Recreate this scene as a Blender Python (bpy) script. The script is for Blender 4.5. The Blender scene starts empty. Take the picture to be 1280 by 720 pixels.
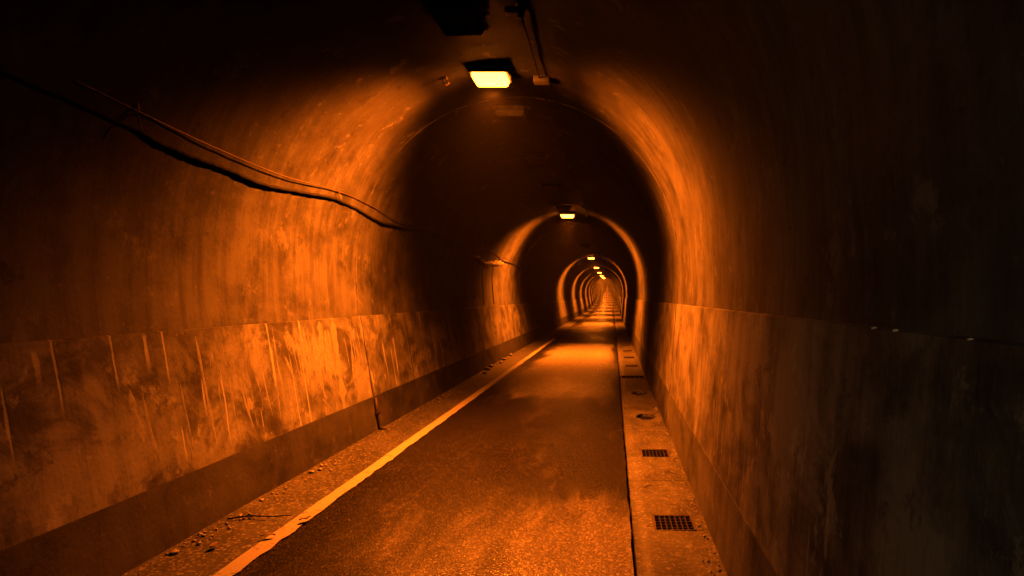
import bpy, bmesh, math, random
from mathutils import Vector, noise
R = math.radians
random.seed(7)
sc = bpy.context.scene
col = sc.collection

# ------------------------------------------------------------------ camera
CAMZ = 1.70
cd = bpy.data.cameras.new("camera"); cam = bpy.data.objects.new("camera", cd); col.objects.link(cam)
cam.location = (0, 0, CAMZ); cam.rotation_euler = (R(90), 0, 0)
cd.sensor_width = 36; cd.lens = 24; cd.shift_x = -0.0984; cd.shift_y = 0.0086
cd.clip_start = 0.05; cd.clip_end = 2000
sc.camera = cam
# ------------------------------------------------------------------ world: faint dusk sky entering by the portal behind
w = bpy.data.worlds.new("World"); sc.world = w; w.use_nodes = True
nt = w.node_tree; bg = nt.nodes["Background"]
sky = nt.nodes.new("ShaderNodeTexSky"); sky.sky_type = 'NISHITA'; sky.sun_disc = False
sky.sun_elevation = R(4); sky.sun_rotation = R(200)
nt.links.new(sky.outputs[0], bg.inputs[0]); bg.inputs[1].default_value = 0.065
# ------------------------------------------------------------------ exposure
vs = sc.view_settings
sc.display_settings.display_device = 'sRGB'
vs.view_transform = 'Standard'; vs.look = 'None'; vs.exposure = 0.0; vs.gamma = 1.0; vs.use_curve_mapping = False
sc.cycles.max_bounces = 5; sc.cycles.diffuse_bounces = 0; sc.cycles.glossy_bounces = 0
sc.cycles.use_denoising = True; sc.cycles.sample_clamp_indirect = 0.2
LAMP_POWER = 2900.0
LENS_GLOW = 42.0
SODIUM = (1.0, 0.156, 0.0055)

# ------------------------------------------------------------------ helpers
def tag(o, label=None, cat=None, group=None, kind=None):
    if label: o["label"] = label
    if cat: o["category"] = cat
    if group: o["group"] = group
    if kind: o["kind"] = kind
    return o
def link(name, bm, m=None, parent=None, smooth=False):
    me = bpy.data.meshes.new(name); bm.to_mesh(me); bm.free()
    if smooth:
        for p in me.polygons: p.use_smooth = True
    if m: me.materials.append(m)
    o = bpy.data.objects.new(name, me); col.objects.link(o)
    if parent: o.parent = parent
    return o
def empty(name, loc=(0, 0, 0), rz=0):
    o = bpy.data.objects.new(name, None); col.objects.link(o); o.location = loc; o.rotation_euler = (0, 0, rz)
    o.empty_display_size = 0.1
    return o
def copy_tree(o, parent=None):
    c = o.copy(); col.objects.link(c); c.parent = parent
    for ch in [x for x in list(bpy.data.objects) if x.parent == o]:
        copy_tree(ch, c)
    return c
def box(bm, x0, x1, y0, y1, z0, z1, bev=0.0):
    r = bmesh.ops.create_cube(bm, size=1.0)
    for v in r['verts']:
        v.co = Vector(((x0+x1)/2 + v.co.x*(x1-x0), (y0+y1)/2 + v.co.y*(y1-y0), (z0+z1)/2 + v.co.z*(z1-z0)))
    if bev:
        es = list({e for v in r['verts'] for e in v.link_edges})
        bmesh.ops.bevel(bm, geom=es, offset=bev, segments=2, affect='EDGES', profile=0.6)
def tube(bm, pts, rad, seg=8, caps=True):
    n = len(pts); rings = []
    for i, p in enumerate(pts):
        p = Vector(p)
        d = (Vector(pts[min(i+1, n-1)]) - Vector(pts[max(i-1, 0)])).normalized()
        up = Vector((0, 0, 1)) if abs(d.z) < .9 else Vector((1, 0, 0))
        a = d.cross(up).normalized(); b = d.cross(a).normalized()
        r = rad(i) if callable(rad) else rad
        rings.append([bm.verts.new(p + a*math.cos(2*math.pi*k/seg)*r + b*math.sin(2*math.pi*k/seg)*r) for k in range(seg)])
    for i in range(n-1):
        for k in range(seg):
            bm.faces.new((rings[i][k], rings[i][(k+1) % seg], rings[i+1][(k+1) % seg], rings[i+1][k]))
    if caps:
        bm.faces.new(list(reversed(rings[0]))); bm.faces.new(rings[-1])
def stone_bm(bm, c, r, sq=0.6, seed=0):
    res = bmesh.ops.create_icosphere(bm, subdivisions=2, radius=1.0)
    a = random.uniform(0, 6.28); ex = random.uniform(.7, 1.5)
    for v in res['verts']:
        n = noise.noise(v.co*1.6 + Vector((seed*3.1, seed*1.7, 0)))*0.45
        p = v.co*(1+n); p.x *= ex; p.z *= sq
        v.co = Vector((c[0] + r*(p.x*math.cos(a)-p.y*math.sin(a)), c[1] + r*(p.x*math.sin(a)+p.y*math.cos(a)), c[2] + r*p.z))

# ------------------------------------------------------------------ materials
class NT:
    def __init__(s, name):
        s.m = bpy.data.materials.new(name); s.m.use_nodes = True; s.t = s.m.node_tree
        s.b = s.t.nodes["Principled BSDF"]
    def n(s, typ, **kw):
        nd = s.t.nodes.new(typ)
        for k, v in kw.items():
            if k.startswith('i_'):
                key = k[2:]; key = int(key) if key.isdigit() else key.replace('_', ' ')
                s.set(nd, key, v)
            else: setattr(nd, k, v)
        return nd
    def set(s, nd, key, v):
        if isinstance(v, bpy.types.NodeSocket): s.t.links.new(v, nd.inputs[key])
        else: nd.inputs[key].default_value = v
    def math(s, op, a, b=0.0, c=0.0, clamp=False):
        nd = s.n("ShaderNodeMath", operation=op, use_clamp=clamp)
        s.set(nd, 0, a); s.set(nd, 1, b)
        if op in ('MULTIPLY_ADD', 'SMOOTH_MIN', 'COMPARE', 'WRAP'): s.set(nd, 2, c)
        return nd.outputs[0]
    def ramp(s, v, a, b, lo=0.0, hi=1.0, smooth=True):
        nd = s.n("ShaderNodeMapRange", interpolation_type='SMOOTHSTEP' if smooth else 'LINEAR')
        s.set(nd, 0, v); s.set(nd, 1, a); s.set(nd, 2, b); s.set(nd, 3, lo); s.set(nd, 4, hi)
        return nd.outputs[0]
    def mix(s, f, a, b):
        nd = s.n("ShaderNodeMix", data_type='RGBA')
        s.set(nd, 0, f); s.set(nd, 6, a); s.set(nd, 7, b)
        return nd.outputs[2]
    def noise(s, vec, scale, detail=4, rough=.55, dist=0.0):
        nd = s.n("ShaderNodeTexNoise"); s.set(nd, "Vector", vec)
        nd.inputs["Scale"].default_value = scale; nd.inputs["Detail"].default_value = detail
        nd.inputs["Roughness"].default_value = rough; nd.inputs["Distortion"].default_value = dist
        return nd.outputs[0]
    def voro(s, vec, scale, feature='F1', dim='3D'):
        nd = s.n("ShaderNodeTexVoronoi", feature=feature, voronoi_dimensions=dim); s.set(nd, "Vector", vec)
        nd.inputs["Scale"].default_value = scale
        return nd
    def scl(s, vec, sx, sy, sz, off=(0, 0, 0)):
        nd = s.n("ShaderNodeMapping"); s.set(nd, 0, vec); nd.inputs[1].default_value = off
        nd.inputs[3].default_value = (sx, sy, sz)
        return nd.outputs[0]
    def sep(s, vec):
        nd = s.n("ShaderNodeSeparateXYZ"); s.set(nd, 0, vec); return nd.outputs
    def bump(s, h, strength, dist):
        nd = s.n("ShaderNodeBump"); s.set(nd, "Height", h)
        nd.inputs["Strength"].default_value = strength; nd.inputs["Distance"].default_value = dist
        return nd.outputs[0]
def g(v, w=1.0): return (v, v*0.96*w, v*0.88*w, 1)

def concrete(name, lo, hi, streak=0.6, rough=(.55, .85), drips=0.0, mould=0.0, soot_shade=False, blotch=0.85):
    """uv: u = metres along the tunnel, v = metres up the wall."""
    M = NT(name)
    uv = M.n("ShaderNodeTexCoord").outputs["UV"]
    ob = M.n("ShaderNodeTexCoord").outputs["Object"]
    u, v, _ = M.sep(uv)
    wob = M.noise(M.scl(uv, 1.3, 2.0, 1), 1.0, 3)
    st1 = M.noise(M.scl(uv, 4.5, .5, 1), 1.0, 6, .68, .8)
    st2 = M.noise(M.scl(uv, 17.0, 1.3, 1, (3, 1, 0)), 1.0, 6, .7, 1.2)
    bl = M.noise(M.scl(uv, 1.1, 1.3, 1, (11, 4, 0)), 1.0, 8, .72)
    fine = M.noise(ob, 38.0, 5, .65)
    a = M.math('MULTIPLY', M.math('MULTIPLY', M.ramp(st1, .3, .72), M.ramp(bl, .3, .6, .4, 1.2)), streak*.6)
    a = M.math('ADD', a, M.math('MULTIPLY', M.ramp(st2, .3, .7), streak*.3))
    a = M.math('ADD', a, M.math('MULTIPLY', M.ramp(bl, .3, .7), blotch))
    a = M.math('ADD', a, M.math('MULTIPLY', M.math('SUBTRACT', fine, .5), .55))
    f = M.ramp(a, .1, .55+streak*.5+blotch*.3, 0, 1, False)
    c = M.mix(f, g(lo), g(hi))
    h = M.math('ADD', M.math('MULTIPLY', fine, .5), M.math('MULTIPLY', st2, .25))
    rg = M.ramp(bl, .25, .75, rough[0], rough[1])
    if mould:
        mn = M.noise(M.scl(uv, 1.6, 1.9, 1, (5, 2, 0)), 1.0, 7, .7, .6)
        fm = M.math('MULTIPLY', M.ramp(mn, .46, .62), mould)
        c = M.mix(fm, c, (.028, .024, .018, 1))
    if soot_shade:
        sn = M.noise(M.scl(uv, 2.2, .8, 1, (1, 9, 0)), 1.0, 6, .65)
        # dark runs below the seams and a sooty crown deepened with painted shade
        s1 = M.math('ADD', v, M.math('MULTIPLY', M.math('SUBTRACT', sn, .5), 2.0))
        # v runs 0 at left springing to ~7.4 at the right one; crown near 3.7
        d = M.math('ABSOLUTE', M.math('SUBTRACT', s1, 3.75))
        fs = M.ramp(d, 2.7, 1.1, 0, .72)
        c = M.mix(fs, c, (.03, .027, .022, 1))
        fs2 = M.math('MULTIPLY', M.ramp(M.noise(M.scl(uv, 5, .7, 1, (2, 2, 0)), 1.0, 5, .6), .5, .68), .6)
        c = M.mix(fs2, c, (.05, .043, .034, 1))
    if drips:
        for k, (sc_, wd, thr) in enumerate(((2.3, .026, .5), (4.1, .014, .45))):
            uu = M.math('ADD', u, M.math('MULTIPLY', M.math('SUBTRACT', M.noise(M.scl(uv, .8, 1.6, 1, (k*7, 0, 0)), 1.0, 3), .5), .06))
            vv = M.n("ShaderNodeTexVoronoi", feature='F1', voronoi_dimensions='1D')
            M.set(vv, "W", M.math('MULTIPLY', uu, sc_)); vv.inputs["Scale"].default_value = 1.0
            dist = M.math('DIVIDE', vv.outputs["Distance"], sc_)
            r1, r2, r3 = M.n("ShaderNodeSeparateColor", i_0=vv.outputs["Color"]).outputs[:3]
            top = M.math('MULTIPLY_ADD', r1, 1.0, .35); bot = M.math('SUBTRACT', top, M.math('MULTIPLY_ADD', r2, .8, .1))
            inl = M.math('MULTIPLY', M.ramp(v, top, M.math('SUBTRACT', top, .05)), M.ramp(v, bot, M.math('ADD', bot, .2)))
            wv = M.math('MULTIPLY', M.noise(M.scl(uv, 6, 9, 1), 1.0, 3), wd*2)
            ln = M.ramp(dist, wv, M.math('MULTIPLY', wv, .4))
            act = M.math('GREATER_THAN', r3, 1-thr)
            fd = M.math('MULTIPLY', M.math('MULTIPLY', ln, inl), M.math('MULTIPLY', act, drips))
            c = M.mix(fd, c, (.42, .39, .34, 1))
            h = M.math('ADD', h, M.math('MULTIPLY', fd, .5))
    pt = M.noise(M.scl(uv, 2.6, 2.2, 1, (8, 3, 0)), 1.0, 9, .75, 0)
    c = M.mix(M.ramp(pt, .57, .63, 0, .45), c, g(min(.42, hi*1.7)))   # scabbed patches where the skin has peeled
    c = M.mix(M.ramp(pt, .41, .375, 0, .5), c, (.018, .015, .012, 1))
    M.set(M.b, "Base Color", c); M.set(M.b, "Roughness", rg); M.b.inputs['Specular IOR Level'].default_value = .22
    M.set(M.b, "Normal", M.bump(h, .7, .012))
    return M.m

def plain(name, colr, rough=.6, metal=0.0, var=.4, scale=25, bump=.3):
    M = NT(name); ob = M.n("ShaderNodeTexCoord").outputs["Object"]
    n = M.noise(ob, scale, 5, .65)
    c2 = tuple(x*(1-var) for x in colr) + (1,)
    M.set(M.b, "Base Color", M.mix(M.ramp(n, .35, .65), c2, tuple(colr)+(1,)))
    M.b.inputs["Roughness"].default_value = rough; M.b.inputs["Metallic"].default_value = metal
    M.set(M.b, "Normal", M.bump(n, bump, .004))
    return M.m

def asphalt():
    M = NT("worn wet asphalt")
    ob = M.n("ShaderNodeTexCoord").outputs["Object"]
    x, y, z = M.sep(ob)
    v1 = M.voro(ob, 58); v2 = M.voro(ob, 115)
    r, g_, b_ = M.n("ShaderNodeSeparateColor", i_0=v1.outputs["Color"]).outputs[:3]
    r2 = M.n("ShaderNodeSeparateColor", i_0=v2.outputs["Color"]).outputs[0]
    chip = M.ramp(r, .2, 1.0, .0, 1.0, False)
    chip = M.math('POWER', chip, 3.0)
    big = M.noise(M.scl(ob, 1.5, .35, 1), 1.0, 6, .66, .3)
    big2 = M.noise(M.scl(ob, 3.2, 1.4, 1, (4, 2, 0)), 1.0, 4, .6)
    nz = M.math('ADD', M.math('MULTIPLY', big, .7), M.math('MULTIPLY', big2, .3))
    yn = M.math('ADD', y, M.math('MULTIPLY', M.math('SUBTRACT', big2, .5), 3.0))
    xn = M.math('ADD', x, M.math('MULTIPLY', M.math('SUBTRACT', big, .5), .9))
    near = M.math('MULTIPLY', M.ramp(yn, 6.6, 4.4), M.ramp(xn, -1.7, -.4))       # paler stretch in the foreground
    far = M.math('MULTIPLY', M.math('MULTIPLY', M.ramp(yn, 10.8, 13.5), M.math('MAXIMUM', M.ramp(yn, 25.5, 23.5), M.ramp(yn, 37, 40))), M.math('MULTIPLY', M.ramp(xn, -2.15, -1.6), M.ramp(xn, .12, -.15)))  # lamplight pools painted paler into the asphalt, dark gap between
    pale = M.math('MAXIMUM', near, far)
    wear_pool = M.ramp(M.math('ADD', nz, M.math('MULTIPLY_ADD', pale, .30, -.20)), .33, .66)  # random wear plus the painted lamp pools
    base = M.mix(wear_pool, (.009, .008, .007, 1), (.14, .125, .105, 1))
    base = M.mix(M.math('MULTIPLY', far, .9), base, (.42, .385, .32, 1))  # sheen of the lamp pools put into the base colour
    light = M.mix(wear_pool, (.025, .022, .02, 1), (.38, .34, .29, 1))
    c = M.mix(chip, base, light)
    fl = M.math('GREATER_THAN', r2, .94)
    c = M.mix(M.math('MULTIPLY', fl, M.math('MULTIPLY_ADD', wear_pool, .45, .12)), c, (.4, .36, .3, 1))
    M.set(M.b, "Base Color", c)
    wet = M.ramp(M.noise(M.scl(ob, .8, .3, 1, (9, 1, 0)), 1.0, 4, .55), .42, .60)
    rr = M.math('MULTIPLY_ADD', r2, .14, .30)
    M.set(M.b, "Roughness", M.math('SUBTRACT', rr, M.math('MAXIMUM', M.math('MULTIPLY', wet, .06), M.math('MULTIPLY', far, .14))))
    h = M.math('ADD', M.math('MULTIPLY', M.math('SUBTRACT', .6, v1.outputs["Distance"]), M.math('MULTIPLY_ADD', r, .8, .3)),
               M.math('MULTIPLY', M.noise(ob, 9, 4), .5))
    M.set(M.b, "Normal", M.bump(h, .55, .006))
    return M.m

def ground_concrete(name, lo, hi, scale=1.0, joints=False):
    M = NT(name); ob = M.n("ShaderNodeTexCoord").outputs["Object"]
    n1 = M.noise(M.scl(ob, 2.2, 1.2, 1), scale, 6, .65, .3)
    n2 = M.noise(ob, 45, 5, .7)
    cr = M.voro(M.n("ShaderNodeVectorMath", operation='ADD', i_0=M.scl(ob, 1, 1, 1), i_1=M.n("ShaderNodeTexNoise", i_Vector=ob, i_Scale=3.0).outputs[1]).outputs[0], .9, 'DISTANCE_TO_EDGE')
    v = M.voro(ob, 60)
    chip = M.math('POWER', M.n("ShaderNodeSeparateColor", i_0=v.outputs["Color"]).outputs[0], 6)
    f = M.math('ADD', M.ramp(n1, .3, .7), M.math('MULTIPLY', M.math('SUBTRACT', n2, .5), 1.2), clamp=True)
    c = M.mix(f, g(lo), g(hi))
    c = M.mix(M.math('MULTIPLY', chip, .5), c, (.36, .33, .28, 1))
    ck = M.ramp(cr.outputs["Distance"], .010, .002)
    c = M.mix(M.math('MULTIPLY', ck, .8), c, (.012, .01, .008, 1))
    if joints:
        yy = M.sep(ob)[1]; fr = M.math('FRACT', M.math('DIVIDE', M.math('ADD', yy, M.math('MULTIPLY', n1, .02)), 2.24))
        ck = M.math('MAXIMUM', ck, M.ramp(M.math('ABSOLUTE', M.math('SUBTRACT', fr, .77)), .006, .003))
        c = M.mix(M.math('MULTIPLY', ck, .85), c, (.008, .007, .006, 1))
    M.set(M.b, "Base Color", c); M.b.inputs["Roughness"].default_value = .62
    h = M.math('SUBTRACT', M.math('ADD', M.math('MULTIPLY', n2, .5), n1), M.math('MULTIPLY', ck, .6))
    M.set(M.b, "Normal", M.bump(h, .6, .01))
    return M.m

def paint_line():
    M = NT("worn white road paint"); ob = M.n("ShaderNodeTexCoord").outputs["Object"]
    n = M.noise(ob, 30, 6, .7); n2 = M.noise(ob, 4, 4, .6)
    f = M.ramp(M.math('ADD', M.math('MULTIPLY', n, .6), M.math('MULTIPLY', n2, .4)), .34, .46)
    M.set(M.b, "Base Color", M.mix(f, (.10, .09, .08, 1), (.36, .34, .30, 1)))
    M.b.inputs["Roughness"].default_value = .5
    M.set(M.b, "Normal", M.bump(n, .4, .004))
    return M.m

def emitter(name, colr, s):
    M = NT(name); M.b.inputs["Base Color"].default_value = (.3, .3, .28, 1)
    M.b.inputs["Emission Color"].default_value = colr + (1,); M.b.inputs["Emission Strength"].default_value = s
    M.b.inputs["Roughness"].default_value = .3
    return M.m

m_vault = concrete("stained vault concrete", .022, .13, .75, (.6, .9), soot_shade=True)
m_left = concrete("lime streaked wall concrete", .05, .24, .6, (.42, .7), drips=.8, mould=.75)
m_right = concrete("smooth stained wall concrete", .045, .25, 1.0, (.45, .75), drips=.35, mould=.5)
m_plinth = concrete("dark damp plinth concrete", .018, .06, .3, (.55, .8), blotch=.6)
m_rplinth = concrete("stained right plinth concrete", .03, .13, .4, (.55, .8), blotch=.6)
m_seam = plain("pale joint mortar", (.20, .18, .15), .8, var=.7, scale=6)
m_lime = plain("pale lime deposit", (.29, .27, .23), .55, var=.35, scale=30, bump=.6)
m_crust = plain("lumpy lime crust", (.28, .25, .20), .6, var=.5, scale=18, bump=.8)
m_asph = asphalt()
m_verge = ground_concrete("dirty verge concrete", .012, .042)
m_gutter = ground_concrete("worn gutter concrete", .022, .095, joints=True)
m_paint = paint_line()
m_iron = plain("rusted drain iron", (.05, .035, .022), .6, .6, var=.5, scale=60)
m_frame = plain("worn rusty frame iron", (.13, .085, .05), .55, .3, var=.7, scale=35)
m_pit = plain("wet drain pit", (.012, .010, .008), .5)
m_steel = plain("grey painted lamp steel", (.20, .19, .17), .5, .2, var=.4, scale=14)
m_dull = plain("dusty lamp glass", (.45, .42, .36), .45, 0, var=.3, scale=8)
m_black = plain("black cable sheath", (.004, .0035, .003), .95, 0, var=.5, scale=80)
m_wire = plain("bare steel wire", (.30, .22, .16), .45, .7, var=.3, scale=40)
m_stone = plain("loose road grit", (.36, .33, .28), .7, 0, var=.6, scale=50)
m_leaf = plain("dead leaf", (.20, .13, .06), .7, 0, var=.5, scale=60)
m_peb = plain("pale wet pebble", (.75, .70, .60), .15, 0, var=.1)
m_lit = emitter("burning sodium lamp glass", (1.0, .19, .010), LENS_GLOW)

# ------------------------------------------------------------------ tunnel profile (x across, z up) looking along +y
CX, CZ, RA, RB = -1.21, 2.11, 2.045, 2.12
NARC = 56
YN, YF = -1.3, 330.0
vault_prof = [(-3.218, 1.45), (-3.24, 1.66), (-3.252, 1.88)]
vault_prof += [(CX - RA*math.cos(math.pi*i/NARC), CZ + RB*math.sin(math.pi*i/NARC)) for i in range(NARC+1)]
vault_prof += [(.845, 1.88), (.845, 1.75), (.84, 1.60)]
left_prof = [(-3.035 - .165*t/8, .437 + (1.45-.437)*t/8) for t in range(9)] + [(-3.25, 1.462)]
right_prof = [(.86, 1.612), (.815, 1.60)] + [(.815 - .085*t/8, 1.60 - 1.12*t/8) for t in range(1, 9)]
lplinth_prof = [(-2.95, -.02)] + [(-2.952 - .075*t/4, .435*t/4) for t in range(1, 5)] + [(-3.06, .435)]
rplinth_prof = [(.75, .48)] + [(.722 - .034*t/4, .48 - .48*t/4) for t in range(0, 5)] + [(.688, -.02)]
JOINTS = [1.1] + [8.63 + 7.5*k for k in range(0, 43)]

def bend(y): return -(max(0.0, y-80))**2/9000.0
def rise(y): return (max(0.0, y-55))**2/5000.0
def ysteps():
    ys = []; y = YN
    while y < YF:
        ys.append(y)
        y += .09 if y < 14 else (.16 if y < 30 else (.4 if y < 70 else 1.2))
    ys.append(YF)
    js = [j + s for j in JOINTS for s in (-.004, .004)]
    ys = [y for y in ys if all(abs(y-j) > .03 for j in js)] + js
    return sorted(ys)
YS = ysteps()
def bay(y):
    k = sum(1 for j in JOINTS if j < y)
    r = random.Random(k*13+5); return r.uniform(-.010, .010), r.uniform(-.010, .010)
def sweep(name, prof, m, parent, amp=.012, inward=(CX, 1.9), smooth=True, bays=True, flat=()):
    bm = bmesh.new(); uvl = bm.loops.layers.uv.new("UVMap")
    arc = [0]
    for i in range(1, len(prof)):
        arc.append(arc[-1] + math.dist(prof[i], prof[i-1]))
    rows = []
    for y in YS:
        bo = bay(y)[0] if bays else 0
        row = []
        for i, (x, z) in enumerate(prof):
            d = Vector((x-inward[0], 0, z-inward[1])); d.normalize()
            n = noise.noise(Vector((x*.9, y*.7, z*.9))) + .5*noise.noise(Vector((x*2.6, y*2.2, z*2.6))) + .25*noise.noise(Vector((x*7, y*6, z*7)))
            edge = 0.25 if i in (0, len(prof)-1) else 1
            o = d*(n*amp*edge + bo)
            row.append(bm.verts.new((x+o.x+bend(y), y, z+o.z*.6+rise(y))))
        rows.append(row)
    for j in range(len(YS)-1):
        for i in range(len(prof)-1):
            q = (rows[j][i], rows[j][i+1], rows[j+1][i+1], rows[j+1][i])
            if i in flat: q = [bm.verts.new(v.co) for v in q]
            f = bm.faces.new(q); f.smooth = smooth and i not in flat
            for lp, (uu, vv) in zip(f.loops, ((YS[j], arc[i]), (YS[j], arc[i+1]), (YS[j+1], arc[i+1]), (YS[j+1], arc[i]))):
                lp[uvl].uv = (uu, vv)
    return link(name, bm, m, parent)

tun = empty("tunnel")
tag(tun, "long horseshoe concrete tunnel with stained orange lit walls and dark crown", "tunnel")
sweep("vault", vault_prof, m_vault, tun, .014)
sweep("wall_panel", left_prof, m_left, tun, .006, flat=(8,))["label"] = "left lower wall panel with pale lime streaks and dark mould"
# right panel is swept top-down; keep v as height for its streaks
sweep("wall_panel", right_prof, m_right, tun, .006, flat=(0,))["label"] = "smoother right lower wall panel with faint vertical stains"
sweep("plinth", lplinth_prof, m_plinth, tun, .006, flat=(4,))
sweep("plinth", rplinth_prof, m_rplinth, tun, .006, flat=(0,))
# outer shell keeps sky light out
bm = bmesh.new()
full = [(-4.2, -.4), (-4.2, 5.2), (1.9, 5.2), (1.9, -.4)]
prev = None
for y in [YN, 80] + list(range(90, 331, 10)):
    a = [bm.verts.new((x+bend(y), y, z+rise(y))) for x, z in full]
    if prev:
        for i in range(3): bm.faces.new((prev[i], prev[i+1], a[i+1], a[i]))
    prev = a
bm.faces.new(prev)
# portal face ring
inner = [(-2.95, -.02), (-3.04, .437), (-3.08, 1.45)] + [(CX - (RA+.03)*math.cos(math.pi*i/24), CZ + (RB+.03)*math.sin(math.pi*i/24)) for i in range(25)] + [(.83, 1.6), (.72, .48), (.69, -.02)]
outer = []
for x, z in inner:
    if z < 1.5 and x < 0: outer.append((-4.2, z))
    elif z < 1.65 and x > 0: outer.append((1.9, z))
    else:
        dx, dz = x-CX, z-1.4; s = min(2.99/abs(dx) if dx < 0 else (3.11/abs(dx) if dx else 99), 3.8/dz if dz > 0 else 99)
        outer.append((CX+dx*s, 1.4+dz*s))
vi = [bm.verts.new((x, YN-.002, z)) for x, z in inner]; vo = [bm.verts.new((x, YN-.002, z)) for x, z in outer]
for i in range(len(inner)-1): bm.faces.new((vi[i], vi[i+1], vo[i+1], vo[i]))
link("outer_shell", bm, m_plinth, tun)

# joint seams: thin proud mortar rings round the vault
rng = random.Random(3)
seam0 = None
for k, y in enumerate(JOINTS):
    pts = vault_prof
    bm = bmesh.new(); wd = .010
    rows = []
    n = len(pts)
    for i, (x, z) in enumerate(pts):
        d = Vector((CX-x, 0, 1.9-z)).normalized()
        w_ = wd*(1+.6*noise.noise(Vector((i*.7, y, 0)))); pr = .010 + .008*noise.noise(Vector((i*.31, y*2, 4)))
        yy = y + .012*noise.noise(Vector((i*.4, y, 9)))
        P = Vector((x+bend(y), yy, z+rise(y))) - d*.03
        rows.append([bm.verts.new(P + Vector((0, -w_, 0))), bm.verts.new(P + d*(.03+pr) + Vector((0, -w_*.7, 0))),
                     bm.verts.new(P + d*(.03+pr) + Vector((0, w_*.7, 0))), bm.verts.new(P + Vector((0, w_, 0)))])
    for i in range(n-1):
        for q in range(3): bm.faces.new((rows[i][q], rows[i][q+1], rows[i+1][q+1], rows[i+1][q]))
    link("joint_seam", bm, m_seam, tun)

# dark vertical joints in the lower panels: thin open grooves filled with rusty sealant
def vjoint(y, side):
    bm = bmesh.new()
    prof = (left_prof[:9] if side < 0 else right_prof[1:])
    pts = []
    for i, (x, z) in enumerate(prof):
        pts.append((x + (.006 if side < 0 else -.006), y + .01*math.sin(i*1.7+y), z))
    tube(bm, pts, .009, 6)
    return link("wall_joint", bm, m_black if side > 0 else m_iron, tun)
for y in JOINTS[1:9]:
    vjoint(y, -1); vjoint(y, 1)
vjoint(10.42, -1)

# lime streaks: hand placed pale crusts on the left panel
def wall_x(z):  # left panel face
    return -3.035 - .165*(z-.437)/1.013
def streak(pts, w0, w1, name="lime_streak", pr=.010):
    """pts: list of (y, z) down the left panel"""
    bm = bmesh.new(); P = []
    for i in range(len(pts)-1):
        for q in range(6):
            t = q/6; P.append((pts[i][0]*(1-t)+pts[i+1][0]*t, pts[i][1]*(1-t)+pts[i+1][1]*t))
    P.append(pts[-1]); n = len(P); L = []
    for i, (y, z) in enumerate(P):
        t = i/(n-1); w_ = (w0*(1-t)+w1*t)*(1+.8*noise.noise(Vector((y*9, z*9, 3)))+.7*noise.noise(Vector((3, z*37, y))))*.8*min(1, .25+4*t, .2+5*(1-t))
        xx = left_surf(y, z)
        L.append([bm.verts.new((xx-.0006, y-w_, z)), bm.verts.new((xx+.0022, y-w_*.5, z)), bm.verts.new((xx+.0022, y+w_*.3, z)), bm.verts.new((xx-.0006, y+w_, z))])
    for i in range(n-1):
        for q in range(3):
            f = bm.faces.new((L[i][q], L[i][q+1], L[i+1][q+1], L[i+1][q])); f.smooth = True
    return link(name, bm, m_lime, tun)
def left_surf(y, z):
    x = wall_x(z); d = Vector((x-CX, 0, z-1.9)).normalized()
    n = noise.noise(Vector((x*.9, y*.7, z*.9))) + .5*noise.noise(Vector((x*2.6, y*2.2, z*2.6))) + .25*noise.noise(Vector((x*7, y*6, z*7)))
    o = d*(n*.006 + bay(y)[0])
    return x + o.x
def px(X, Y, lat=3.06):   # photo measure -> metres on the left panel
    for _ in range(8):
        D = lat*853.3/(766-X); z = CAMZ - (Y-371)*D/853.3; lat = -wall_x(z)
    return (D, z)
S = [([(160,486),(172,530),(178,556)], .022, .03), ([(176,492),(184,530),(196,570)], .008, .02),
     ([(243,420),(253,470),(272,565)], .010, .016), ([(222,470),(232,520),(238,545)], .006, .008),
     ([(266,440),(262,452),(263,470)], .004, .004), ([(266,440),(272,452),(276,476)], .004, .005),
     ([(270,430),(284,460),(292,524)], .005, .007), ([(295,457),(306,505),(316,535)], .010, .012),
     ([(309,497),(314,512)], .03, .03), ([(316,410),(328,470),(340,520)], .008, .009),
     ([(339,410),(346,455),(352,483)], .010, .008), ([(357,408),(364,427),(376,480)], .006, .008),
     ([(364,426),(372,427),(379,430)], .008, .006), ([(356,446),(366,472)], .014, .01),
     ([(383,410),(386,430),(388,455)], .008, .006), ([(392,458),(402,485)], .022, .01),
     ([(398,402),(404,440),(410,470)], .05, .02), ([(414,400),(422,450),(430,512)], .06, .045),
     ([(438,430),(441,470),(446,492)], .016, .01), ([(443,405),(449,430)], .008, .008),
     ([(424,492),(428,505)], .012, .01), ([(402,498),(414,512)], .02, .01), ([(362,500),(366,535)], .01, .006)]
for pts, a0, a1 in S:
    streak([px(*p) for p in pts], a0*1.9, a1*1.9)
rng = random.Random(5)
def fan(y0, y1, n, z0a, z0b, z1a, z1b, w):
    for i in range(n):
        y = rng.uniform(y0, y1); a = rng.uniform(z0a, z0b); b = rng.uniform(z1a, z1b); k = rng.uniform(-.03, .03)
        streak([(y, a), (y+k, (a+b)/2), (y+k*1.5, b)], w*rng.uniform(.5, 1.5), w*rng.uniform(.2, 1), pr=rng.uniform(.006, .011))
fan(6.75, 7.15, 9, 1.2, 1.42, .75, 1.1, .035)
fan(7.15, 7.6, 12, 1.25, 1.43, .55, .95, .045)
fan(7.75, 8.5, 7, .9, 1.4, .5, 1.0, .014)
fan(4.9, 6.7, 16, .7, 1.3, .46, .75, .012)

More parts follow.
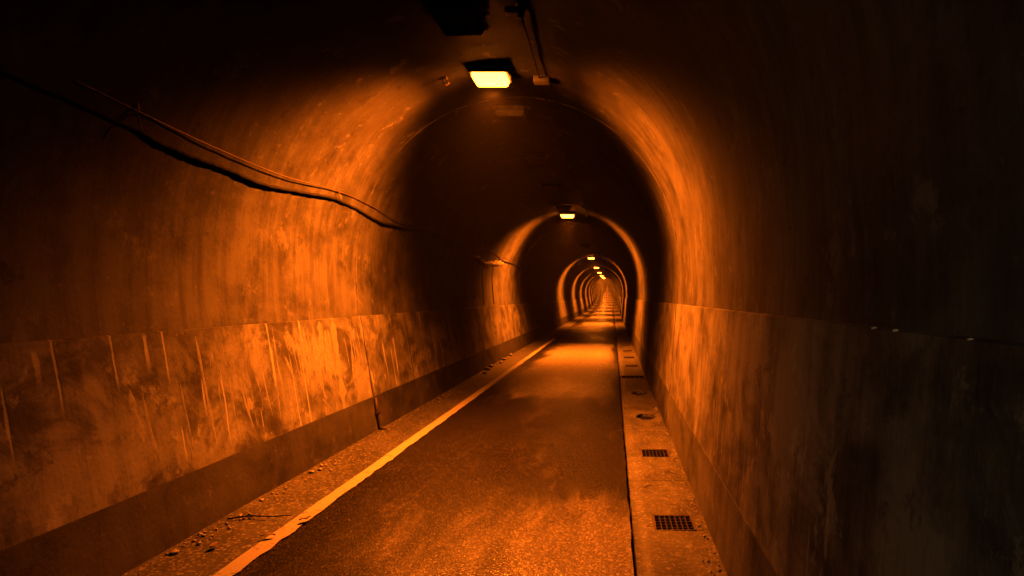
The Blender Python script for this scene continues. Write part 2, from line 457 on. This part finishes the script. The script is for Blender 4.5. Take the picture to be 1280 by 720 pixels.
# lumpy crusts
def lpt(X, Y, lat): D = lat*853.3/(766-X); return (-lat, D, CAMZ - (Y-371)*D/853.3)
def vault_x(z, side):
    if z > CZ: return CX + side*RA*math.sqrt(max(0, 1-((z-CZ)/RB)**2))
    return (-3.218-.035*(z-1.45)/.66) if side < 0 else .84
def crust(path, half, side, seed):
    """lumpy lime ridge running along the vault: path of (y, z)"""
    bm = bmesh.new(); n = 70; rows = []
    for i in range(n+1):
        t = i/n*(len(path)-1); k = min(int(t), len(path)-2); f = t-k
        y = path[k][0]*(1-f)+path[k+1][0]*f; z = path[k][1]*(1-f)+path[k+1][1]*f
        e = min(1, .1+i/8, .1+(n-i)/8); row = []
        for q in range(9):
            u = q/8*2-1
            hh = half*e*(1+.7*noise.noise(Vector((y*1.9, seed, 0)))) * (1.3 if u < 0 else 1)
            zz = z + u*hh + .03*noise.noise(Vector((y*5, u, seed)))
            pr = (1-u*u)*half*.8*e*(1+.8*noise.noise(Vector((y*6, u*2, seed+5)))) - .02
            row.append(bm.verts.new((vault_x(zz, side) - side*pr, y, zz)))
        rows.append(row)
    for i in range(n):
        for q in range(8):
            fc = bm.faces.new((rows[i][q], rows[i][q+1], rows[i+1][q+1], rows[i+1][q])); fc.smooth = True
    return link("lime_crust", bm, m_crust, tun)
crust([(15.0, 2.58), (16.2, 2.60), (17.2, 2.52), (18.4, 2.60), (20.2, 2.68)], .08, -1, 1)
crust([(14.6, 2.16), (15.4, 2.22), (15.9, 2.36), (16.4, 2.24), (17.4, 2.10)], .045, 1, 2)
# thin drips hanging below the crust near the second lamp
for X, y1, y2 in ((584, 328, 372), (594, 330, 374), (605, 330, 380), (617, 330, 380)):
    bm = bmesh.new(); pts = []
    for q in range(12):
        x, y, z = lpt(X + (q*.15), y1+(y2-y1)*q/11, 3.19)
        zz = z; xw = CX - RA*math.sqrt(max(0, 1-((zz-CZ)/RB)**2)) if zz > CZ else -3.218-.035*(zz-1.45)/.66
        pts.append((xw+.008, y, z))
    tube(bm, pts, .012, 6); link("lime_drip", bm, m_lime, tun)

# drain stub in the first left plinth joint
pipe = empty("wall_drain_pipe", (-2.96, 8.60, 0))
bm = bmesh.new(); tube(bm, [(-.03, 0, .43), (-.005, -.01, .25), (.03, .0, .05), (.10, .02, .01)], .022, 10); link("pipe", bm, m_iron, pipe, True)
bm = bmesh.new(); box(bm, -.05, .02, -.045, .045, .22, .25, .004); link("bracket", bm, m_iron, pipe)
tag(pipe, "short rusty weep pipe running down the left plinth joint to the verge", "pipe")

# ------------------------------------------------------------------ ground
def strip(name, x0, x1, z, m, nx=2, y0=YN, y1=YF, fx=None, amp=.0, kind="structure"):
    bm = bmesh.new(); rows = []
    ys = [y for y in YS if y0 <= y <= y1]
    for y in ys:
        row = []
        for i in range(nx+1):
            x = x0+(x1-x0)*i/nx
            if fx: x = fx(i, nx, x, y)
            zz = z(x) if callable(z) else z
            if amp: zz += amp*noise.noise(Vector((x*1.3, y*.8, 0)))
            row.append(bm.verts.new((x+bend(y), y, zz+rise(y))))
        rows.append(row)
    for j in range(len(ys)-1):
        for i in range(nx):
            f = bm.faces.new((rows[j][i], rows[j][i+1], rows[j+1][i+1], rows[j+1][i])); f.smooth = True
    o = link(name, bm, m); tag(o, kind=kind); return o
def jag(i, nx, x, y):
    if i == nx: return x + .018*noise.noise(Vector((0, y*2.5, 1))) + .012*noise.noise(Vector((0, y*11, 1)))
    return x
# asphalt with a slight ragged edge against the gutter (a dark gap shows between them)
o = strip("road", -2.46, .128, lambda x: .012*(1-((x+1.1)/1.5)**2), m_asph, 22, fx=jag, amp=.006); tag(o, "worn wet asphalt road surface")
o = strip("verge", -2.97, -2.40, lambda x: .010 - (x+2.44)*.03, m_verge, 6, amp=.006); tag(o, "dirty cracked concrete verge strip along the left wall")
def paintedge(i, nx, x, y):
    if i == 0: return x + .006*noise.noise(Vector((3, y*3, 1)))
    if i == nx: return x + .020*noise.noise(Vector((5, y*6, 1))) + .022*noise.noise(Vector((5, y*19, 1)))
    return x
o = strip("road_line", -2.42, -2.295, lambda x: .010, m_paint, 3, y1=27.5, fx=paintedge, amp=.006); tag(o, "worn white edge line painted along the left of the road")
o.location.z = .006
# base sheet
bm = bmesh.new()
vs_ = [bm.verts.new(p) for p in ((-400, -400, -.45), (400, -400, -.45), (400, 600, -.45), (-400, 600, -.45))]
bm.faces.new(vs_); tag(link("ground", bm, m_verge), kind="structure")
bm = bmesh.new()
vs_ = [bm.verts.new(p) for p in ((-3.2, YN, -.3), (1.0, YN, -.3), (1.0, 60, -.3), (-3.2, 60, -.3))]
bm.faces.new(vs_); tag(link("tunnel_bed", bm, m_pit), "dark bed under the road and gutter", kind="structure")

# gutter slabs with real openings
GZ = .030
GR = [(5.05, .30, .60, .17, 'grate'), (7.29, .30, .60, .17, 'grate'), (9.50, .32, .60, .26, 'cover'), (11.80, .32, .60, .26, 'cover'),
      (14.2, .16, .68, .22, 'slot'), (16.5, .30, .60, .20, 'grate'), (18.8, .30, .60, .20, 'grate'), (21.1, .30, .60, .20, 'grate'), (23.4, .30, .60, .20, 'grate')]
bm = bmesh.new()
X0, X1 = .148, .70
def gq(x0, x1, y0, y1):
    n = max(1, int((y1-y0)/(.12 if y0 < 40 else 1))); nx = max(1, int((x1-x0)/.1))
    gv = [[bm.verts.new((bend(y0+(y1-y0)*j/n)+x0+(x1-x0)*i/nx + (.012*noise.noise(Vector((7, (y0+(y1-y0)*j/n)*5, 0))) if i == 0 and x0 == X0 else 0), y0+(y1-y0)*j/n,
            rise(y0+(y1-y0)*j/n) + GZ + .008*noise.noise(Vector(((x0+(x1-x0)*i/nx)*3, (y0+(y1-y0)*j/n)*1.5, 2))))) for i in range(nx+1)] for j in range(n+1)]
    for j in range(n):
        for i in range(nx):
            f = bm.faces.new((gv[j][i], gv[j][i+1], gv[j+1][i+1], gv[j+1][i])); f.smooth = True
    if x0 == X0:
        for j in range(n):
            a, b = gv[j][0], gv[j+1][0]
            c = bm.verts.new((a.co.x+.004, a.co.y, a.co.z-.3)); d = bm.verts.new((b.co.x+.004, b.co.y, b.co.z-.3))
            bm.faces.new((a, b, d, c))
yc = YN
for (gy, gx0, gx1, hl, kd) in GR:
    gq(X0, X1, yc, gy-hl)
    if gx0 > X0+.02: gq(X0, gx0, gy-hl, gy+hl)
    if gx1 < X1-.03: gq(gx1, X1, gy-hl, gy+hl)
    for (p, q) in (((gx0, gy-hl), (gx1, gy-hl)), ((gx1, gy-hl), (gx1, gy+hl)), ((gx1, gy+hl), (gx0, gy+hl)), ((gx0, gy+hl), (gx0, gy-hl))):
        bm.faces.new([bm.verts.new((p[0], p[1], GZ+.004)), bm.verts.new((q[0], q[1], GZ+.004)), bm.verts.new((q[0], q[1], -.29)), bm.verts.new((p[0], p[1], -.29))])
    yc = gy+hl
while yc < YF:
    y2 = min(yc+12, YF); gq(X0, X1, yc, y2); yc = y2
tag(link("gutter", bm, m_gutter), "worn pale concrete gutter strip between road and right plinth", kind="structure")

ordw = ["nearest", "second nearest", "third", "fourth", "fifth", "sixth"]
gi = 0
for (gy, gx0, gx1, hl, kd) in GR:
    cx_ = (gx0+gx1)/2; hw = (gx1-gx0)/2
    if kd == 'grate':
        t = empty("drain_grate", (cx_, gy, GZ))
        bm = bmesh.new(); fw = .016
        box(bm, -hw, hw, -hl, -hl+fw, -.03, .002); box(bm, -hw, hw, hl-fw, hl, -.03, .002)
        box(bm, -hw, -hw+fw, -hl+fw, hl-fw, -.03, .0015); box(bm, hw-fw, hw, -hl+fw, hl-fw, -.03, .0015)
        link("frame", bm, m_frame, t)
        bm = bmesh.new()
        for k in range(1, 7):
            x = -hw+fw + (2*hw-2*fw)*k/7; box(bm, x-.0045, x+.0045, -hl+fw, hl-fw, -.028, -.001)
        for k in range(1, 5):
            y = -hl+fw + (2*hl-2*fw)*k/5; box(bm, -hw+fw, hw-fw, y-.005, y+.005, -.026, -.003)
        link("grid", bm, m_iron, t)
        lab = ["nearest square iron drain grate in the gutter at the bottom of the picture",
               "second iron drain grate in the gutter, before the round covers",
               "small distant iron grate just past the dark gutter slot", "distant iron grate, second past the gutter slot",
               "far iron grate, third past the gutter slot", "farthest visible iron grate in the gutter strip"][gi]
        tag(t, lab, "drain grate", "iron drain grates along the right gutter"); gi += 1
    elif kd == 'cover':
        t = empty("drain_cover", (cx_, gy, GZ))
        bm = bmesh.new()
        # concrete collar round a round hole
        N = 32; sq = []
        for k in range(N):
            an = 2*math.pi*k/N; c_, s_ = math.cos(an), math.sin(an)
            m_ = max(abs(c_), abs(s_)); sq.append((bm.verts.new((hw*c_/m_, hl*s_/m_, .003)), bm.verts.new((hw*.93*c_, hl*.93*s_, .003)), bm.verts.new((hw*.93*c_, hl*.93*s_, -.06))))
        for k in range(N):
            a, b = sq[k], sq[(k+1) % N]
            bm.faces.new((a[0], b[0], b[1], a[1])); bm.faces.new((a[1], b[1], b[2], a[2]))
        link("collar", bm, m_gutter, t)
        bm = bmesh.new(); bmesh.ops.create_circle(bm, cap_ends=True, segments=32, radius=1)
        for v in bm.verts: v.co = Vector((v.co.x*hw*.925, v.co.y*hl*.925, -.035))
        for k in range(5): box(bm, -hw*.6, hw*.6, -hl*.55+k*hl*.275-.006, -hl*.55+k*hl*.275+.006, -.034, -.028)
        link("lid", bm, m_pit, t)
        tag(t, "sunken dark round drain cover in the gutter, %s one" % ("nearer" if gy < 10 else "farther"), "drain cover", "round sunken covers in the right gutter")
    else:
        t = empty("drain_slot", (cx_, gy, GZ))
        bm = bmesh.new()
        for k in (-1, 1): box(bm, -hw, hw, k*hl-.02 if k > 0 else -hl, k*hl if k > 0 else -hl+.02, -.04, .003)
        for k in (-1, 1): box(bm, k*(hw-.01)-.01, k*(hw-.01)+.01, -hl+.02, hl-.02, -.04, .003)
        link("frame", bm, m_iron, t)
        bm = bmesh.new()
        for k in range(6): box(bm, -hw+.03+k*(2*hw-.06)/5-.006, -hw+.03+k*(2*hw-.06)/5+.006, -hl+.02, hl-.02, -.035, -.005)
        link("bars", bm, m_iron, t)
        tag(t, "dark open drain slot crossing the full width of the gutter", "drain slot")

# ------------------------------------------------------------------ ceiling luminaires
ZS = -1.0
def light_data():
    ld = bpy.data.lights.new("sodium_bulb", 'POINT'); ld.energy = LAMP_POWER; ld.color = SODIUM; ld.shadow_soft_size = .035
    ld.use_nodes = True; t = ld.node_tree; em = t.nodes["Emission"]
    tc = t.nodes.new("ShaderNodeTexCoord"); sp = t.nodes.new("ShaderNodeSeparateXYZ"); t.links.new(tc.outputs["Normal"], sp.inputs[0])
    def M(op, a, b):
        n = t.nodes.new("ShaderNodeMath"); n.operation = op
        for i, v in enumerate((a, b)):
            if isinstance(v, bpy.types.NodeSocket): t.links.new(v, n.inputs[i])
            else: n.inputs[i].default_value = v
        return n.outputs[0]
    def mr(v, a, b):
        n = t.nodes.new("ShaderNodeMapRange"); n.interpolation_type = 'SMOOTHSTEP'; t.links.new(v, n.inputs[0])
        n.inputs[1].default_value = a; n.inputs[2].default_value = b; return n.outputs[0]
    dn = M('MAXIMUM', M('MULTIPLY', sp.outputs[2], ZS), 0.0)
    fl = M('MAXIMUM', M('SUBTRACT', dn, M('MULTIPLY', M('ABSOLUTE', sp.outputs[0], 0.0), 1.5)), 0.0)   # longer throw down the lane
    ay = M('MULTIPLY', M('ABSOLUTE', sp.outputs[1], 0.0), M('SUBTRACT', M('SUBTRACT', 1.0, M('MULTIPLY', dn, .29)), M('MULTIPLY', fl, .24)))
    gain = M('ADD', .55, M('MULTIPLY', M('MULTIPLY', dn, dn), 1.5))
    wide = mr(ay, .80, .28)               # the reflector narrows the beam along the tunnel
    az = mr(M('MULTIPLY', sp.outputs[2], ZS), -.05, .42)   # nothing goes up past the housing
    t.links.new(M('MULTIPLY', M('ADD', M('MULTIPLY', M('MULTIPLY', wide, gain), .993), .006), M('ADD', M('MULTIPLY', az, .98), .02)), em.inputs["Strength"])
    return ld
LD = light_data()
LZ = 4.10
def luminaire(x, y, lit, detail=True):
    t = empty("ceiling_lamp", (x, y, 4.185))
    bm = bmesh.new(); box(bm, -.212, .212, -.205, .205, -.050, .0, .010); link("housing", bm, m_steel, t)
    bm = bmesh.new(); box(bm, -.19, .19, -.165, .165, -.125, -.052)
    for v in bm.verts:
        if v.co.z < -.08: v.co.x *= .88; v.co.y *= .84
    bmesh.ops.bevel(bm, geom=list(bm.edges), offset=.010, segments=2, affect='EDGES')
    link("lens", bm, m_lit if lit else m_dull, t)
    for k in (-1, 1):
        bm = bmesh.new(); box(bm, -.205, .205, k*.19-.006, k*.19+.006, -.062, -.0505); link("lens_frame", bm, m_steel, t)
    for k in (-1, 1):
        bm = bmesh.new(); box(bm, k*.218-.006, k*.218+.006, -.03, .03, -.055, -.02, .002); link("latch", bm, m_steel, t)
    bm = bmesh.new(); box(bm, -.26, .26, -.04, .04, .001, .03, .003); link("mounting_strap", bm, m_steel, t)
    if lit:
        lo = bpy.data.objects.new("bulb", LD); col.objects.link(lo); lo.parent = t; lo.location = (0, 0, -.17)
    return t
lit_y = [7.55, 20.3, 42.6, 56.5, 69.5] + [82.5+13*k for k in range(0, 19)]
place = ["nearest burning orange ceiling lamp near the tunnel crown", "second burning ceiling lamp, framed by the second bright band on the walls",
         "third burning ceiling lamp, first of the far cluster", "fourth burning ceiling lamp, in the far cluster", "fifth burning ceiling lamp, lowest distinct dot of light"]
L0 = None
for k, y in enumerate(lit_y):
    if L0 is None: t = L0 = luminaire(-1.35, y, True)
    else:
        t = copy_tree(L0); t.location.y = y; t.location.x += bend(y); t.location.z += rise(y); t.rotation_euler = (max(0, y-55)/2500, 0, max(0, y-80)/4500)
    tag(t, place[k] if k < 5 else "tiny burning lamp lost in the far glow at the tunnel's end", "ceiling lamp", "lamps burning along the tunnel crown")
U0 = None
dark = [(6.04, "unlit square ceiling lamp above and left of the nearest burning lamp"), (9.05, "unlit ceiling lamp just past the nearest burning one, its front face lit"),
        (11.97, "faint unlit ceiling lamp, second past the nearest burning one"), (15.1, "dim unlit ceiling lamp halfway to the second burning lamp"),
        (18.7, "small lit-edged dark lamp just before the second burning lamp"), (23.3, "unlit ceiling lamp just behind the second burning lamp"), (33.0, "dead ceiling lamp in the dark stretch before the far cluster")]
for y, lab in dark:
    if U0 is None: t = U0 = luminaire(-1.35, y, False)
    else: t = copy_tree(U0); t.location.y = y
    tag(t, lab, "ceiling lamp", "unlit lamps on the tunnel crown")

# ------------------------------------------------------------------ ceiling conduit
cz = lambda x: CZ + RB*math.sqrt(max(0, 1-((x-CX)/RA)**2))
cdt = empty("ceiling_conduit", (-.80, 0, 4.16))
bm = bmesh.new(); tube(bm, [(.03*math.sin(y*.5), y, -.012+.012*noise.noise(Vector((0, y*.8, 0)))) for y in [1+i*.5 for i in range(98)]], .008, 8); link("cable", bm, m_black, cdt, True)
for y in (5.95, 7.75, 10.3, 12.9, 15.5, 18.1, 20.7, 23.3, 26, 30, 34, 38, 42, 46):
    bm = bmesh.new(); box(bm, -.03, .03, y-.015, y+.015, -.03, .03, .003); link("clip", bm, m_steel, cdt)
bm = bmesh.new(); box(bm, -.09, .09, 7.70-.07, 7.70+.07, -.05, .02, .006); link("junction_box", bm, m_dull, cdt)
bm = bmesh.new(); box(bm, -.12, -.01, 5.86-.04, 5.86+.04, -.035, .02, .006); link("junction_box", bm, m_steel, cdt)
tag(cdt, "thin black cable run with junction boxes along the crown, right of the lamps", "conduit")
hk = empty("ceiling_hook", (-1.86, 7.52, 4.10))
bm = bmesh.new(); tube(bm, [(0, 0, .03), (0, 0, -.05), (.03, 0, -.075), (.055, 0, -.05), (.05, 0, -.03)], .008, 8); link("hook", bm, m_wire, hk, True)
bm = bmesh.new(); box(bm, -.035, .035, -.03, .03, -.005, .02, .003); link("plate", bm, m_steel, hk)
tag(hk, "small steel hook in the vault left of the nearest burning lamp", "hook")

# ------------------------------------------------------------------ cable and wire on the left wall
def smooth_path(ctrl, n=10):
    out = []
    for i in range(len(ctrl)-1):
        p0 = Vector(ctrl[max(i-1, 0)]); p1 = Vector(ctrl[i]); p2 = Vector(ctrl[i+1]); p3 = Vector(ctrl[min(i+2, len(ctrl)-1)])
        for k in range(n):
            t = k/n
            out.append(.5*((2*p1)+(-p0+p2)*t+(2*p0-5*p1+4*p2-p3)*t*t+(-p0+3*p1-3*p2+p3)*t**3))
    out.append(Vector(ctrl[-1])); return out
cb = empty("wall_cable", (-3.09, 4.3, 2.8))
O = Vector((-3.09, 4.3, 2.8))
cc = [(-3.12, 3.3, 2.86), (-3.125, 4.35, 2.80), (-3.13, 4.7, 2.765), (-3.13, 5.03, 2.74), (-3.135, 5.55, 2.735), (-3.135, 6.06, 2.705), (-3.135, 6.68, 2.74), (-3.125, 7.64, 2.80), (-3.13, 8.37, 2.77),
      (-3.14, 9.25, 2.71), (-3.13, 10.1, 2.735), (-3.14, 12, 2.78), (-3.13, 14, 2.72), (-3.13, 16, 2.80), (-3.13, 18.0, 2.83), (-3.14, 19.5, 2.74), (-3.13, 21.8, 2.74), (-3.13, 24, 2.66)]
P = smooth_path(cc, 26)
P = [p - O + Vector((0, 0, .010*noise.noise(Vector((0, p.y*5, 2)))+.006*noise.noise(Vector((0, p.y*14, 2))))) for p in P]
bm = bmesh.new(); tube(bm, P, lambda i: (.009+.007*min(1, max(0, i-20)/60) if P[i].y < 6 else .011)*(1+.35*noise.noise(Vector((P[i].y*16, 5, 0)))), 8); link("sheath", bm, m_black, cb, True)
for yy, zz in ((7.68, 2.82), (4.42, 2.82), (16.0, 2.82)):
    bm = bmesh.new(); a = Vector((-3.085, yy, zz-.04))-O
    tube(bm, [a+Vector((.02, 0, -.02)), a+Vector((.03, 0, .03)), a+Vector((.0, 0, .10)), a+Vector((-.09, 0, .11))], .005, 8); link("cable_clip", bm, m_wire, cb, True)
tag(cb, "thick lumpy black cable sagging along the left wall below a thin wire", "cable")
mw = empty("support_wire", (-3.10, 4.0, 2.88))
O = Vector((-3.10, 4.0, 2.88))
wc = [(-3.08, 3.9, 2.94), (-3.09, 4.48, 2.905), (-3.09, 5.28, 2.86), (-3.09, 6.4, 2.835), (-3.09, 7.7, 2.89), (-3.10, 9.05, 2.85), (-3.12, 10.1, 2.79), (-3.12, 12.0, 2.86), (-3.12, 14, 2.83), (-3.10, 16, 2.90), (-3.12, 18, 2.85), (-3.14, 22, 2.80)]
bm = bmesh.new(); tube(bm, [p-O for p in smooth_path(wc, 10)], .0045, 6); link("wire", bm, m_wire, mw, True)
bm = bmesh.new(); a = Vector((-3.07, 4.42, 2.92))-O
tube(bm, [a+Vector((-.1, 0, .28)), a+Vector((-.03, 0, .16)), a, a+Vector((.0, -.02, -.06))], .006, 8); link("bracket", bm, m_wire, mw, True)
tag(mw, "thin pale steel wire strung along the left wall above the black cable", "wire")

# ------------------------------------------------------------------ litter and grit
rng = random.Random(11)
bm = bmesh.new()
for i in range(260):
    y = 3.3 + (rng.random()**1.6)*22
    x = -2.90 + abs(rng.gauss(0, .07)); s = rng.uniform(.004, .012)
    stone_bm(bm, (x, y, .028 + s*.3), s, .7, i)
for i in range(160):
    y = 3.3 + (rng.random()**1.5)*16
    x = .66 - abs(rng.gauss(0, .05)); s = rng.uniform(.003, .010)
    stone_bm(bm, (x, y, .034 + s*.3), s, .7, i)
tag(link("grit", bm, m_stone, None, True), "loose grit and crumbs lying along the foot of both walls", "grit", kind="stuff")
stones = [(-2.86, 4.45, .03), (-2.80, 4.62, .022), (-2.90, 4.8, .02), (-2.84, 5.2, .02), (-2.88, 5.6, .024), (-2.85, 5.95, .018), (-2.87, 6.5, .03), (-2.83, 6.6, .024), (-2.88, 6.75, .026),
          (-2.80, 14.9, .07), (-2.86, 15.6, .09), (-2.90, 16.3, .08), (-2.82, 17.2, .06), (-2.88, 18.1, .08), (-2.9, 19.4, .09), (.665, 8.3, .02), (.64, 5.5, .022)]
for i, (x, y, s) in enumerate(stones):
    bm = bmesh.new(); s *= .75; stone_bm(bm, (0, 0, s*.35), s, .55, i+50)
    o = link("stone", bm, m_stone, None, True); o.location = (x, y, .028)
    if y > 14: tag(o, "broken concrete lump at the foot of the left wall before the second lamp", "stone", "broken concrete lumps beside the left verge")
    elif x < 0: tag(o, "small loose stone at the foot of the left plinth in the foreground", "stone", "loose stones along the left plinth")
    else: tag(o, "loose stone in the gutter beside the %s grate" % ("nearest" if y < 7 else "second"), "stone")
for i, (x, y, a, lab) in enumerate(((-2.40, 4.75, .3, "dead leaf lying on the white line in the foreground"), (-2.30, 5.1, 1.1, "curled dead leaf on the inner edge of the white line"),
                          (-2.66, 4.55, 1.5, "pale leaf scrap on the verge between plinth and white line"))):
    bm = bmesh.new(); N = 9; L = []
    for k in range(N+1):
        t = k/N; wd = .022*math.sin(math.pi*t)**.8+.0005; cz_ = .004+.012*abs(math.sin(t*3.3+i))
        L.append((bm.verts.new((-.05+.1*t, -wd, cz_+.010)), bm.verts.new((-.05+.1*t, 0, cz_)), bm.verts.new((-.05+.1*t, wd, cz_+.008))))
    for k in range(N):
        bm.faces.new((L[k][0], L[k+1][0], L[k+1][1], L[k][1])); bm.faces.new((L[k][1], L[k+1][1], L[k+1][2], L[k][2]))
    o = link("leaf", bm, m_leaf, None, True); o.location = (x, y, .03); o.rotation_euler = (0, 0, a); tag(o, lab, "leaf")
# cracked twig across the verge
o = bmesh.new(); tube(o, smooth_path([(-.22, -.05, .012), (-.08, .01, .014), (.08, .0, .012), (.22, .04, .012)], 5), lambda i: .007-.0002*i, 6)
tw = link("twig", o, m_black, None, True); tw.location = (-2.66, 5.15, .03); tag(tw, "thin dark twig lying across the left verge", "twig")
# wet pebbles glinting on the right panel's ledge
for i, (X, Y) in enumerate(((1101, 413), (1128, 417.5), (1224, 433))):
    D = .835*853.3/(X-766); bm = bmesh.new(); stone_bm(bm, (0, 0, 0), .010 if i < 2 else .008, .6, i)
    o = link("pebble", bm, m_peb, None, True); o.location = (.816, D, 1.602)
    tag(o, ["bright pebble, farthest on the right wall ledge", "middle pebble on the right wall ledge", "nearest tiny pebble on the right wall ledge"][i], "pebble")

# ------------------------------------------------------------------ damp air in the tunnel
HAZE = 0.0005
if HAZE:
    M = bpy.data.materials.new("damp tunnel air"); M.use_nodes = True; t = M.node_tree
    t.nodes.remove(t.nodes["Principled BSDF"]); pv = t.nodes.new("ShaderNodeVolumePrincipled")
    pv.inputs["Color"].default_value = (.85, .85, .85, 1); pv.inputs["Density"].default_value = HAZE; pv.inputs["Anisotropy"].default_value = .5
    t.links.new(pv.outputs[0], t.nodes["Material Output"].inputs["Volume"])
    bm = bmesh.new(); box(bm, -32, 6, -2.5, 335, -1.45, 25)
    tag(link("haze", bm, M), kind="stuff")
